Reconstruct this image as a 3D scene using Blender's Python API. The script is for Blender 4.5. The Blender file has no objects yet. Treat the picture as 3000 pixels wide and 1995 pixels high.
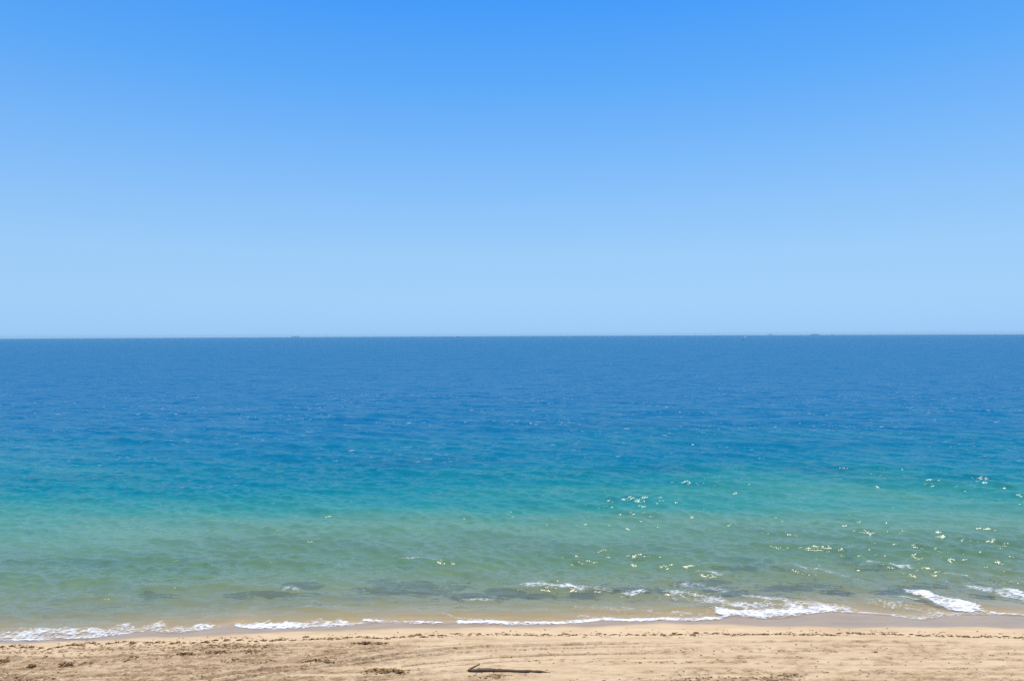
import bpy, bmesh, math, random
import numpy as np
from mathutils import Matrix, Vector

SC = bpy.context.scene
COL = SC.collection
R = math.radians
rng = np.random.default_rng(7)
random.seed(7)

# ------------------------------------------------------------------ camera
CAM_H = 24.0                       # balcony height over the sea, metres
F_PX = 2000.0                      # focal length in pixels of a 3000 px wide frame (24 mm on 36 mm)
PITCH, ROLL = R(-0.53), R(-0.248)
CAM_M = Matrix.Translation((0, 0, CAM_H)) @ Matrix.Rotation(R(90) + PITCH, 4, 'X') @ Matrix.Rotation(ROLL, 4, 'Z')
cd = bpy.data.cameras.new('camera')
cam = bpy.data.objects.new('camera', cd)
COL.objects.link(cam)
cam.matrix_world = CAM_M
cd.sensor_width = 36.0
cd.lens = 24.0
cd.clip_start = 0.5
cd.clip_end = 90000.0
SC.camera = cam

# ------------------------------------------------------------------ sky, sun, exposure
SUN_EL, SUN_AZ = 71.0, 18.0        # degrees; azimuth clockwise from the view direction (+Y)
world = bpy.data.worlds.new('World')
SC.world = world
world.use_nodes = True
wn, wl = world.node_tree.nodes, world.node_tree.links
bg = wn['Background']
sky = wn.new('ShaderNodeTexSky')
sky.sky_type = 'NISHITA'
sky.sun_disc = False
sky.sun_elevation = R(SUN_EL)
sky.sun_rotation = R(SUN_AZ)
sky.air_density, sky.dust_density, sky.ozone_density = 0.7, 0.0, 10.0
BG = 0.1
# the clear air of the photograph: a response for each channel that depends on elevation only
SKY_EL = (0.0, 1.0, 3.0, 6.4, 10.0, 13.4, 20.0, 26.0)
NISHITA = ((0.624, 0.762, 0.776), (0.517, 0.724, 0.838), (0.351, 0.601, 0.882), (0.222, 0.440, 0.810), (0.162, 0.339, 0.701), (0.132, 0.281, 0.616), (0.102, 0.220, 0.511), (0.087, 0.188, 0.449))
SEEN = ((0.345, 0.610, 0.945), (0.360, 0.635, 0.965), (0.376, 0.655, 0.975), (0.352, 0.638, 0.975), (0.285, 0.578, 0.980), (0.222, 0.520, 0.980), (0.117, 0.418, 0.970), (0.063, 0.342, 0.965))
POWER = (0.30, 0.30, 0.22)
tcw = wn.new('ShaderNodeTexCoord'); sxyz = wn.new('ShaderNodeSeparateXYZ'); wl.new(tcw.outputs['Generated'], sxyz.inputs[0])
sep, cmb = wn.new('ShaderNodeSeparateColor'), wn.new('ShaderNodeCombineColor')
wl.new(sky.outputs[0], sep.inputs[0])
ramp = wn.new('ShaderNodeValToRGB'); wl.new(sxyz.outputs['Z'], ramp.inputs[0])
while len(ramp.color_ramp.elements) < len(SKY_EL): ramp.color_ramp.elements.new(0.5)
for e, el, nv, sv in zip(ramp.color_ramp.elements, SKY_EL, NISHITA, SEEN):
    e.position = math.sin(R(el))
    e.color = (*[sv[c] / nv[c] ** POWER[c] / 4.0 for c in range(3)], 1)
rsep = wn.new('ShaderNodeSeparateColor'); wl.new(ramp.outputs[0], rsep.inputs[0])
for ch in range(3):
    m1 = wn.new('ShaderNodeMath'); m1.operation = 'MULTIPLY'; m1.inputs[1].default_value = BG
    m2 = wn.new('ShaderNodeMath'); m2.operation = 'POWER'; m2.inputs[1].default_value = POWER[ch]
    m3 = wn.new('ShaderNodeMath'); m3.operation = 'MULTIPLY'
    m4 = wn.new('ShaderNodeMath'); m4.operation = 'MULTIPLY'; m4.inputs[1].default_value = 4.0 / BG
    wl.new(sep.outputs[ch], m1.inputs[0]); wl.new(m1.outputs[0], m2.inputs[0])
    wl.new(m2.outputs[0], m3.inputs[0]); wl.new(rsep.outputs[ch], m3.inputs[1])
    wl.new(m3.outputs[0], m4.inputs[0]); wl.new(m4.outputs[0], cmb.inputs[ch])
wl.new(cmb.outputs[0], bg.inputs[0])
bg.inputs[1].default_value = BG

sd = bpy.data.lights.new('sun', 'SUN')
sd.energy = 5.0
sd.angle = R(0.53)
sd.color = (1.0, 0.92, 0.79)
sun = bpy.data.objects.new('sun', sd)
COL.objects.link(sun)
SUN_DIR = Vector((math.sin(R(SUN_AZ)) * math.cos(R(SUN_EL)), math.cos(R(SUN_AZ)) * math.cos(R(SUN_EL)), math.sin(R(SUN_EL))))
sun.rotation_euler = SUN_DIR.to_track_quat('Z', 'Y').to_euler()
sun.location = (20, 30, 80)

vs = SC.view_settings
vs.view_transform = 'Standard'
vs.look = 'None'
vs.exposure = 0.0
vs.gamma = 1.0
vs.use_curve_mapping = False
SC.render.engine = 'CYCLES'
SC.cycles.use_denoising = False
SC.cycles.use_adaptive_sampling = False
SC.cycles.max_bounces = 6
SC.cycles.diffuse_bounces = 2
SC.cycles.glossy_bounces = 2
SC.cycles.transparent_max_bounces = 12
SC.cycles.volume_bounces = 0
SC.cycles.sample_clamp_indirect = 4.0
SC.cycles.sample_clamp_direct = 2.4
SC.cycles.caustics_reflective = False
SC.cycles.caustics_refractive = False

# ------------------------------------------------------------------ helpers
R3 = np.array(CAM_M.to_3x3())
EARTH = 6.371e6

def ray(px, py):
    """world direction through a point of the photograph (3000 x 1995)"""
    px, py = np.asarray(px, float), np.asarray(py, float)
    d = np.stack([(px - 1500.0) / F_PX, (997.5 - py) / F_PX, -np.ones_like(px)], -1)
    return d @ R3.T

def at(px, py, z=0.0):
    d = ray(px, py)
    t = (z - CAM_H) / d[..., 2]
    return d[..., 0] * t, d[..., 1] * t

def smooth(e0, e1, x):
    t = np.clip((x - e0) / (e1 - e0), 0, 1)
    return t * t * (3 - 2 * t)

def _hash(ix, iy, seed):
    h = (ix.astype(np.int64) * 374761393 + iy.astype(np.int64) * 668265263 + seed * 1442695041) & 0xffffffff
    h = ((h ^ (h >> 13)) * 1274126177) & 0xffffffff
    h = ((h ^ (h >> 16)) * 2246822519) & 0xffffffff
    return (h ^ (h >> 15)) & 0xffffffff

def noise(x, y, seed=0):
    """gradient noise, about -1..1"""
    x, y = np.broadcast_arrays(np.asarray(x, float), np.asarray(y, float))
    ix, iy = np.floor(x), np.floor(y)
    fx, fy = x - ix, y - iy
    u = fx * fx * fx * (fx * (fx * 6 - 15) + 10)
    v = fy * fy * fy * (fy * (fy * 6 - 15) + 10)
    def g(dx, dy):
        a = _hash(ix + dx, iy + dy, seed) * (2 * math.pi / 4294967296.0)
        return np.cos(a) * (fx - dx) + np.sin(a) * (fy - dy)
    a = g(0, 0) * (1 - u) + g(1, 0) * u
    b = g(0, 1) * (1 - u) + g(1, 1) * u
    return (a * (1 - v) + b * v) * 1.5

def fbm(x, y, seed=0, octaves=4, gain=0.5):
    s, a = 0, 1.0
    for k in range(octaves):
        s = s + a * noise(x * 2 ** k, y * 2 ** k, seed + k * 17)
        a *= gain
    return s

def seg_dist(x, y, x0, y0, x1, y1):
    """distance along (0..1) and signed distance across a segment"""
    dx, dy = x1 - x0, y1 - y0
    L = math.hypot(dx, dy)
    t = ((x - x0) * dx + (y - y0) * dy) / (L * L)
    n = (-(x - x0) * dy + (y - y0) * dx) / L
    return t, n, L

def poly_dist(x, y, pts, reach=2.5):
    """distance to a polyline (only worked out within reach)"""
    best = np.full(np.shape(x), 1e3)
    px, py = [p[0] for p in pts], [p[1] for p in pts]
    near = np.nonzero((x > min(px) - reach) & (x < max(px) + reach) & (y > min(py) - reach) & (y < max(py) + reach))
    xs, ys = x[near], y[near]; bs = np.full(xs.shape, 1e3)
    for (x0, y0), (x1, y1) in zip(pts[:-1], pts[1:]):
        k = np.nonzero((xs > min(x0, x1) - reach) & (xs < max(x0, x1) + reach))[0]
        t, n, L = seg_dist(xs[k], ys[k], x0, y0, x1, y1)
        tc = np.clip(t, 0, 1)
        bs[k] = np.minimum(bs[k], np.hypot(xs[k] - (x0 + tc * (x1 - x0)), ys[k] - (y0 + tc * (y1 - y0))))
    best[near] = bs
    return best

def grid_mesh(name, X, Y, Z, keep=None, attrs=None):
    """a sheet from 2-D arrays; keep = mask of quads"""
    r, c = X.shape
    idx = np.arange(r * c).reshape(r, c)
    q = np.stack([idx[:-1, :-1], idx[:-1, 1:], idx[1:, 1:], idx[1:, :-1]], -1)
    co = np.stack([X, Y, Z], -1).reshape(-1, 3)
    at_ = {k: v.reshape(-1) for k, v in (attrs or {}).items()}
    if keep is not None:
        q = q[keep]
        used = np.unique(q)
        mp = np.zeros(r * c, np.int64); mp[used] = np.arange(len(used))
        q = mp[q]; co = co[used]
        at_ = {k: v[used] for k, v in at_.items()}
    q = q.reshape(-1, 4)
    return raw_mesh(name, co, q, at_)

def raw_mesh(name, co, quads, at_=None, smooth_=True):
    me = bpy.data.meshes.new(name)
    n = len(quads); k = quads.shape[1]
    me.vertices.add(len(co)); me.loops.add(n * k); me.polygons.add(n)
    me.vertices.foreach_set('co', np.ascontiguousarray(co, np.float32).ravel())
    me.loops.foreach_set('vertex_index', np.ascontiguousarray(quads, np.int32).ravel())
    me.polygons.foreach_set('loop_start', np.arange(0, n * k, k, dtype=np.int32))
    me.polygons.foreach_set('loop_total', np.full(n, k, np.int32))
    me.polygons.foreach_set('use_smooth', np.full(n, smooth_, bool))
    for key, v in (at_ or {}).items():
        a = me.attributes.new(key, 'FLOAT', 'POINT')
        a.data.foreach_set('value', np.ascontiguousarray(v, np.float32))
    me.update()
    return me

def link(name, me, mat=None, parent=None, label=None, cat=None, group=None, kind=None):
    o = bpy.data.objects.new(name, me)
    COL.objects.link(o)
    if mat and me is not None:
        me.materials.append(mat)
    if parent: o.parent = parent
    if label: o['label'] = label
    if cat: o['category'] = cat
    if group: o['group'] = group
    if kind: o['kind'] = kind
    return o

class NT:
    """small helper around a material's node tree"""
    def __init__(self, name):
        self.m = bpy.data.materials.new(name); self.m.use_nodes = True
        self.t = self.m.node_tree; self.n = self.t.nodes; self.n.clear()
        self.out = self.n.new('ShaderNodeOutputMaterial')
    def node(self, typ, **kw):
        nd = self.n.new('ShaderNode' + typ)
        for k, v in kw.items(): setattr(nd, k, v)
        return nd
    def put(self, sock, v):
        if hasattr(v, 'is_output'): self.t.links.new(v, sock)
        elif isinstance(v, (tuple, list)) and len(v) == 3 and sock.type == 'RGBA': sock.default_value = (*v, 1)
        else: sock.default_value = v
    def math(self, op, a, b=0.0, c=0.0, clamp=False):
        nd = self.node('Math', operation=op, use_clamp=clamp)
        self.put(nd.inputs[0], a); self.put(nd.inputs[1], b); self.put(nd.inputs[2], c)
        return nd.outputs[0]
    def vmath(self, op, a, b=(0, 0, 0), scale=None):
        nd = self.node('VectorMath', operation=op)
        self.put(nd.inputs[0], a); self.put(nd.inputs[1], b)
        if scale is not None: self.put(nd.inputs['Scale'], scale)
        return nd.outputs[0]
    def mix(self, f, a, b, blend='MIX'):
        nd = self.node('Mix', data_type='RGBA', blend_type=blend)
        self.put(nd.inputs[0], f); self.put(nd.inputs[6], a); self.put(nd.inputs[7], b)
        return nd.outputs[2]
    def ramp(self, f, stops, interp='LINEAR'):
        nd = self.node('ValToRGB'); r = nd.color_ramp; r.interpolation = interp
        while len(r.elements) < len(stops): r.elements.new(0.5)
        for e, (p, c) in zip(r.elements, stops):
            e.position = p; e.color = (*c, 1) if len(c) == 3 else c
        self.put(nd.inputs[0], f)
        return nd.outputs[0]
    def maprange(self, v, a, b, c=0.0, d=1.0, smoothstep=False):
        nd = self.node('MapRange', interpolation_type='SMOOTHSTEP' if smoothstep else 'LINEAR')
        for s, x in zip(nd.inputs, (v, a, b, c, d)): self.put(s, x)
        return nd.outputs[0]
    def noise(self, vec, scale, detail=2.0, rough=0.5, dist=0.0):
        nd = self.node('TexNoise')
        self.put(nd.inputs['Vector'], vec); nd.inputs['Scale'].default_value = scale
        nd.inputs['Detail'].default_value = detail; nd.inputs['Roughness'].default_value = rough
        nd.inputs['Distortion'].default_value = dist
        return nd.outputs[0], nd.outputs[1]
    def mapping(self, vec, rot=(0, 0, 0), scale=(1, 1, 1)):
        nd = self.node('Mapping')
        self.put(nd.inputs['Vector'], vec); nd.inputs['Rotation'].default_value = rot; nd.inputs['Scale'].default_value = scale
        return nd.outputs[0]
    def attr(self, name):
        return self.node('Attribute', attribute_name=name).outputs['Fac']
    def pos(self):
        return self.node('NewGeometry').outputs['Position']
    def bump(self, h, strength, dist):
        nd = self.node('Bump'); self.put(nd.inputs['Height'], h)
        nd.inputs['Strength'].default_value = strength; nd.inputs['Distance'].default_value = dist
        return nd.outputs[0]
    def bsdf(self, color, rough=0.8, normal=None, spec=0.3, metallic=0.0):
        nd = self.node('BsdfPrincipled')
        self.put(nd.inputs['Base Color'], color); self.put(nd.inputs['Roughness'], rough)
        self.put(nd.inputs['Specular IOR Level'], spec); nd.inputs['Metallic'].default_value = metallic
        if normal is not None: self.put(nd.inputs['Normal'], normal)
        return nd.outputs[0]
    def done(self, surf):
        self.t.links.new(surf, self.out.inputs['Surface'])
        return self.m

# ------------------------------------------------------------------ shoreline and beach shape
WL_PX = [(-400, 1885), (-150, 1882), (0, 1877), (105, 1877), (190, 1874), (270, 1870), (350, 1859), (436, 1848), (493, 1855), (566, 1854), (620, 1842),
         (677, 1831), (720, 1840), (791, 1846), (870, 1842), (953, 1838), (1062, 1830), (1125, 1824), (1200, 1827), (1290, 1831), (1338, 1827),
         (1420, 1830), (1500, 1832), (1580, 1831), (1690, 1825), (1770, 1817), (1850, 1822), (1945, 1817), (2021, 1820), (2104, 1816), (2146, 1804),
         (2200, 1811), (2265, 1814), (2345, 1804), (2428, 1793), (2504, 1797), (2616, 1805), (2705, 1817), (2760, 1806), (2854, 1802), (3000, 1804),
         (3150, 1806), (3400, 1812)]
wx, wy = at([p[0] for p in WL_PX], [p[1] for p in WL_PX])
wx = np.concatenate([[-900, -120], wx, [120, 900]])
wy = np.concatenate([[wy[0] - 8, wy[0] - 1], wy, [wy[-1], wy[-1] + 8]])

def shore(x):
    """y of the water's edge at x: detailed, and the smooth trend"""
    fine = np.interp(x, wx, wy)
    ks = np.linspace(-6, 6, 13)
    trend = sum(np.interp(x + k, wx, wy) for k in ks) / 13
    return fine, trend

def beach_base(x, y):
    fine, trend = shore(x)
    st = trend - y                       # metres landward of the trend line
    sf = fine - y
    w = smooth(0.6, 2.6, np.abs(sf))
    s = sf * (1 - w) + st * w
    land = 0.085 * np.minimum(s, 3.4) + 0.030 * np.clip(s - 3.4, 0, 14) + 0.012 * np.clip(s - 17.4, 0, 60)
    sea = np.where(s > -9, 0.095 * s, -0.855 + 0.05 * (s + 9))
    sea = np.maximum(sea, -3.4)
    return np.where(s > 0, land, sea), s

def at_beach(px, py):
    x, y = at(px, py, 0.3)
    for _ in range(4):
        z, _s = beach_base(x, y)
        x, y = at(px, py, z)
    return x, y, beach_base(x, y)[0]

def bpts(pts):
    p = np.array(pts, float)
    x, y, _ = at_beach(p[:, 0], p[:, 1])
    return list(zip(x, y))

WRACK_PX = [(-200, 1902), (0, 1898), (38, 1893), (90, 1896), (140, 1902), (175, 1897), (210, 1890), (286, 1887), (340, 1884), (398, 1882), (470, 1882), (547, 1885), (590, 1880), (636, 1876),
            (690, 1874), (731, 1873), (760, 1878), (820, 1874), (893, 1870), (973, 1871), (1030, 1867), (1068, 1864), (1110, 1869), (1150, 1868), (1227, 1863), (1320, 1861),
            (1411, 1858), (1500, 1860), (1620, 1858), (1740, 1860), (1850, 1858), (1960, 1861), (2050, 1856), (2110, 1857), (2180, 1859), (2300, 1858), (2420, 1860),
            (2504, 1855), (2600, 1857), (2695, 1860), (2800, 1864), (2900, 1866), (3000, 1868), (3200, 1872)]
WRACK = bpts(WRACK_PX)
TRACKS = [  # (points in the photograph, depth, half width m): ruts left by a beach tractor
    ([(560, 1990), (700, 1972), (820, 1958), (960, 1948), (1060, 1932), (1180, 1915), (1330, 1901), (1500, 1893), (1720, 1887), (2050, 1882), (2500, 1880), (3200, 1884)], 0.080, 0.20),
    ([(640, 1998), (800, 1968), (930, 1957), (1060, 1942), (1190, 1925), (1340, 1911), (1520, 1902), (1760, 1895), (2100, 1890), (3200, 1893)], 0.065, 0.17),
    ([(1010, 1903), (1130, 1900), (1260, 1893), (1400, 1885), (1600, 1879), (1900, 1875), (2300, 1873)], 0.035, 0.10),
    ([(1020, 1912), (1180, 1905), (1330, 1897), (1480, 1888), (1760, 1882)], 0.03, 0.09),
    ([(1180, 1950), (1300, 1938), (1450, 1925), (1640, 1917), (1900, 1913), (2300, 1911), (3200, 1916)], 0.045, 0.16),
    ([(1190, 1962), (1330, 1948), (1500, 1936), (1700, 1929), (2000, 1926), (2500, 1930), (3200, 1935)], 0.035, 0.13),
    ([(0, 1927), (200, 1927), (380, 1921), (560, 1917), (740, 1908), (900, 1900)], 0.05, 0.13),
    ([(0, 1959), (200, 1960), (420, 1955), (640, 1948), (820, 1939)], 0.05, 0.14),
    ([(0, 1978), (250, 1980), (500, 1975), (700, 1968)], 0.045, 0.14),
    ([(1560, 1966), (1700, 1972), (1850, 1978), (2000, 1984), (2200, 1990)], 0.05, 0.12),
    ([(1500, 1955), (1750, 1952), (2100, 1955), (2500, 1958), (3200, 1952)], 0.03, 0.14),
    ([(2100, 1972), (2400, 1968), (2700, 1972), (3200, 1978)], 0.04, 0.14),
]
TRACKS = [(bpts(p), d, w) for p, d, w in TRACKS]
FOOT_ROWS = [((1640, 1886), (1880, 1882), 7), ((1352, 1939), (1560, 1931), 6), ((1560, 1932), (1990, 1941), 12), ((2000, 1938), (2300, 1942), 9), ((2350, 1903), (2700, 1918), 9), ((830, 1962), (1090, 1950), 7)]
PILES_PX = [  # dark heaps of old seaweed mixed with sand: px, py, half width px, half height px, height m
    (1130, 1968, 70, 11, 0.16), (2160, 1990, 200, 9, 0.10), (640, 1911, 42, 6, 0.12), (735, 1909, 34, 5, 0.10), (545, 1915, 28, 4, 0.07),
    (938, 1938, 52, 5, 0.12), (385, 1931, 30, 9, 0.09), (195, 1949, 17, 5, 0.14), (93, 1953, 12, 4, 0.12), (8, 1937, 20, 5, 0.12), (1085, 1884, 65, 3, 0.10),
    (720, 1893, 110, 7, 0.06), (2320, 1978, 60, 6, 0.07), (250, 1943, 30, 4, 0.06), (1440, 1980, 70, 6, 0.05), (50, 1990, 120, 7, 0.05), (720, 1935, 90, 6, 0.05)]
PILES = []
for px, py, hw, hh, h in PILES_PX:
    x0, y0, _ = at_beach(px, py); x1, _, _ = at_beach(px + hw, py); _, y1, _ = at_beach(px, py - hh)
    PILES.append((float(x0), float(y0), float(x1 - x0), float(y1 - y0), h))

WETP = bpts([(-300, 1888), (0, 1885), (300, 1877), (600, 1864), (750, 1856), (950, 1850), (1150, 1843), (1340, 1842), (1500, 1838), (1700, 1836), (1850, 1833), (2000, 1829), (2150, 1831), (2300, 1838), (2600, 1841), (2760, 1838), (3000, 1842), (3300, 1846)])
WETX, WETY = [p[0] for p in WETP], [p[1] for p in WETP]
FLOW = bpts([(-300, 1996), (0, 1995), (300, 1993), (560, 1988), (700, 1972), (820, 1959), (960, 1947), (1060, 1933), (1180, 1916), (1330, 1902), (1500, 1894), (1720, 1888), (2050, 1884), (2500, 1882), (3300, 1886)])
FLOWX, FLOWY = [p[0] for p in FLOW], [p[1] for p in FLOW]
PALE = []
for px, py, hw, hh in [(1180, 1955, 240, 9), (1330, 1884, 280, 6), (1480, 1957, 170, 5), (180, 1914, 240, 9), (2000, 1950, 500, 4), (2650, 1952, 380, 4), (1000, 1975, 160, 5), (2100, 1872, 900, 4)]:
    x0, y0, _ = at_beach(px, py); x1, _, _ = at_beach(px + hw, py); _, y1, _ = at_beach(px, py - hh)
    PALE.append((float(x0), float(y0), float(x1 - x0), float(y1 - y0)))
def beach_detail(x, y, s):
    """relief of the dry sand, its darkness (churned sand, with relief shade painted in) and its wetness"""
    wd = np.interp(x, [p[0] for p in WRACK], [p[1] for p in WRACK]) - y      # metres landward of the wrack line
    dry = smooth(-0.1, 0.5, wd)
    # churned sand: left part broad, right part in raked strips
    left = smooth(2.0, -9.0, x + 2.2 * noise(y * 0.4, x * 0.1, 5))
    yt = np.interp(x, FLOWX, FLOWY)
    gapw = np.maximum(np.interp(x, [p[0] for p in WRACK], [p[1] for p in WRACK]) - yt, 0.6)
    q = np.where(y > yt, wd / gapw * 1.6, 1.6 + (yt - y) * 0.9)                  # follows the wrack line above, the ruts below
    strips = 0.5 + 0.5 * np.sin(q * 3.4 + 1.1 * noise(x * 0.06, q * 0.6, 9) + 0.4)
    streak = fbm(x * 0.09, q * 1.3, 21, 4, 0.6)
    rough = np.clip(0.60 + 0.55 * streak + 0.60 * (left - 0.35) + 0.14 * (strips - 0.5) + 0.35 * fbm(x * 0.45 - y * 0.3, y * 0.9, 23, 3), 0, 1) * smooth(0.25, 1.3, wd)
    rough = rough * (1 - 0.50 * smooth(-11, -5, x) * smooth(13, 7, x))
    near = smooth(5.0, 8.5, wd)
    rough = np.clip(rough + 0.35 * near * (0.5 + fbm(x * 0.25, y * 0.7, 31, 2)), 0, 1)
    # the smooth pale ground left by the last pass between the ruts
    h = dry * (0.018 * fbm(x * 0.7, y * 1.3, 3, 3) + rough * (0.060 * fbm(x * 1.8, y * 2.8, 11, 3, 0.65) + 0.026 * noise(x * 5.5, y * 6.5, 4)))
    h += dry * 0.010 * noise(x * 0.7, q * 6.0, 14)
    dark = rough * (0.58 + 0.85 * np.clip(fbm(x * 1.1 - y * 0.5, y * 2.6, 41, 4, 0.6), -0.6, 0.9))  # brown of churned sand, with the shade of its bumps painted in
    for x0, y0, a, b in PALE:                       # smoothed, pale sand left by a drag mat
        k = np.nonzero((np.abs(x - x0) < 1.6 * a) & (np.abs(y - y0) < 2.2 * b)); xk, yk = x[k], y[k]
        m = 0.85 * smooth(1.25, 0.45, np.hypot((xk - x0) / a, (yk - y0) / b) + 0.30 * fbm(xk * 0.35, yk * 1.2, 95, 3))
        dark[k] *= 1 - m; rough[k] *= 1 - m; h[k] *= 1 - 0.7 * m
    tinev = 0.6 + 0.8 * noise(x * 0.5, y * 1.0, 79); smoothed = smooth(-12, -2, x)
    wob = 0.06 * noise(x * 0.8, y * 0.8, 76)
    tread = 0.75 + 0.5 * noise(x * 5.0, y * 2.0, 77)
    vis = np.clip((0.30 + 0.70 * smooth(12, -2, x)) * (0.75 + 0.9 * fbm(x * 0.12, y * 0.5, 81, 2)), 0, 1.3)
    for ti, (pts, dep, w) in enumerate(TRACKS):
        d = poly_dist(x, y, pts, 1.2) + wob
        k = np.nonzero(d < 1.6); dk = d[k]; vk = vis[k] if ti not in (0, 1, 4) else np.maximum(vis[k], 1.7 * smooth(16, 4, x[k]))
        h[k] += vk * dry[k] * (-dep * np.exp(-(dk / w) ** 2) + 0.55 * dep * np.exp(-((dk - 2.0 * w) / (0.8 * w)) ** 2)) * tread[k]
        dark[k] += vk * dry[k] * (0.80 * np.exp(-(dk / (0.85 * w)) ** 2) * tread[k] - 0.34 * np.exp(-((dk - 2.4 * w) / (1.0 * w)) ** 2))  # shade in the ruts painted into the colour, shoulders paler
        tine = np.exp(-(dk / 0.7) ** 2) * np.sin(dk * (2 * math.pi / 0.30)) * tinev[k]
        h[k] += vk * dry[k] * 0.010 * tine; dark[k] -= 0.08 * vk * dry[k] * tine
        rough[k] *= 1 - 0.5 * smoothed[k] * np.exp(-(dk / 0.9) ** 2)
    for x0, y0, a, b, hh in PILES:
        k = np.nonzero((np.abs(x - x0) < 2 * a) & (np.abs(y - y0) < 2 * b)); xk, yk = x[k], y[k]
        q = np.hypot((xk - x0) / a, (yk - y0) / b) + 0.45 * fbm(xk * 1.6, yk * 2.6, 55, 3)
        m = smooth(1.15, 0.25, q)
        h[k] += m * hh * (0.6 + 0.7 * noise(xk * 3.5, yk * 5, 57))
        dark[k] += m * 0.85 * (0.7 + 0.7 * noise(xk * 4, yk * 7, 58))
    for (a, b, n) in FOOT_ROWS:
        for k in range(n):
            f = (k + 0.5) / n
            fx, fy, _ = at_beach(a[0] + (b[0] - a[0]) * f, a[1] + (b[1] - a[1]) * f)
            fx += rng.normal(0, 0.06); fy += (0.09 if k % 2 else -0.09) + rng.normal(0, 0.04)
            sel = (np.abs(x - fx) < 0.6) & (np.abs(y - fy) < 0.6)
            if not sel.any(): continue
            q = ((x[sel] - fx) / 0.17) ** 2 + ((y[sel] - fy) / 0.085) ** 2
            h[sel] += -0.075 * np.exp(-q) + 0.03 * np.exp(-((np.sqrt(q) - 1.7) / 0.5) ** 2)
            dark[sel] += 0.75 * np.exp(-q * 0.9)  # shade in the hollow of each print, painted as colour
    # many small scuffs and hollows by the wrack line on the left
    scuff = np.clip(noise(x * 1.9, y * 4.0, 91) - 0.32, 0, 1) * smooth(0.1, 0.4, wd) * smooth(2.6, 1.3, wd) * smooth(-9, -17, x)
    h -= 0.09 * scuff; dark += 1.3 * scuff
    pale = smooth(0.1, 0.4, wd) * smooth(2.3, 1.2, wd) * smooth(-9, -15, x)
    dark = dark * (1 - 0.4 * pale * (scuff < 0.05)) 
    we = np.interp(x, WETX, WETY) - y + 0.30 * fbm(x * 0.22, y * 0.25, 61, 3)       # metres landward of the edge of the wet sand
    wetn = smooth(0.35, -0.55, we)
    wetn = np.maximum(wetn, 0.22 * smooth(0.9, 0.0, we))
    return h, np.clip(dark, 0, 1), wetn, np.clip(rough * 1.1 + 0.15 * dry, 0, 1)

# ------------------------------------------------------------------ materials of the setting
def mat_sand():
    t = NT('sand')
    p = t.pos(); dark, wet, churn = t.attr('dark'), t.attr('wet'), t.attr('churn')
    f1, _ = t.noise(t.mapping(p, scale=(0.30, 1.3, 1)), 1.0, 5, 0.62)
    f2, _ = t.noise(t.mapping(p, rot=(0, 0, 0.15), scale=(0.8, 1.6, 1)), 2.6, 5, 0.70)
    f3, _ = t.noise(t.mapping(p, rot=(0, 0, 0.25), scale=(1, 1.7, 1)), 6.5, 3, 0.66)
    c = t.mix(t.maprange(f1, 0.33, 0.67), (0.515, 0.356, 0.194), (0.60, 0.444, 0.265))
    c = t.mix(t.math('MULTIPLY', t.maprange(f2, 0.45, 0.72), t.math('MULTIPLY', churn, 0.95)), c, (0.35, 0.218, 0.102))
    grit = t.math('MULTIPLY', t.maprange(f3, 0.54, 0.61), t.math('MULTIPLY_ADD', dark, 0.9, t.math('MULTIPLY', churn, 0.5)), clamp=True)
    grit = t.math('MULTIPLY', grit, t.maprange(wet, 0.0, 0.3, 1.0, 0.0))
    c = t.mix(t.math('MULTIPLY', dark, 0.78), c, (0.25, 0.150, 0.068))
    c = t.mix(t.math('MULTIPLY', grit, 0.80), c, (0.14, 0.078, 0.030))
    c = t.mix(t.math('MULTIPLY', wet, 0.85), c, t.mix(t.maprange(f1, 0.3, 0.7), (0.27, 0.188, 0.105), (0.33, 0.230, 0.132)))
    rough = t.maprange(wet, 0.2, 0.9, 0.9, t.maprange(f1, 0.3, 0.7, 0.14, 0.30))
    h = t.math('ADD', t.math('MULTIPLY', f2, 0.8), t.math('MULTIPLY', f3, 0.6))
    h = t.math('MULTIPLY', h, t.math('MULTIPLY_ADD', churn, 0.95, 0.06))
    n = t.bump(h, 0.9, 0.12)
    return t.done(t.bsdf(c, rough, n, t.maprange(wet, 0.2, 0.9, 0.25, 0.36)))

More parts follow.
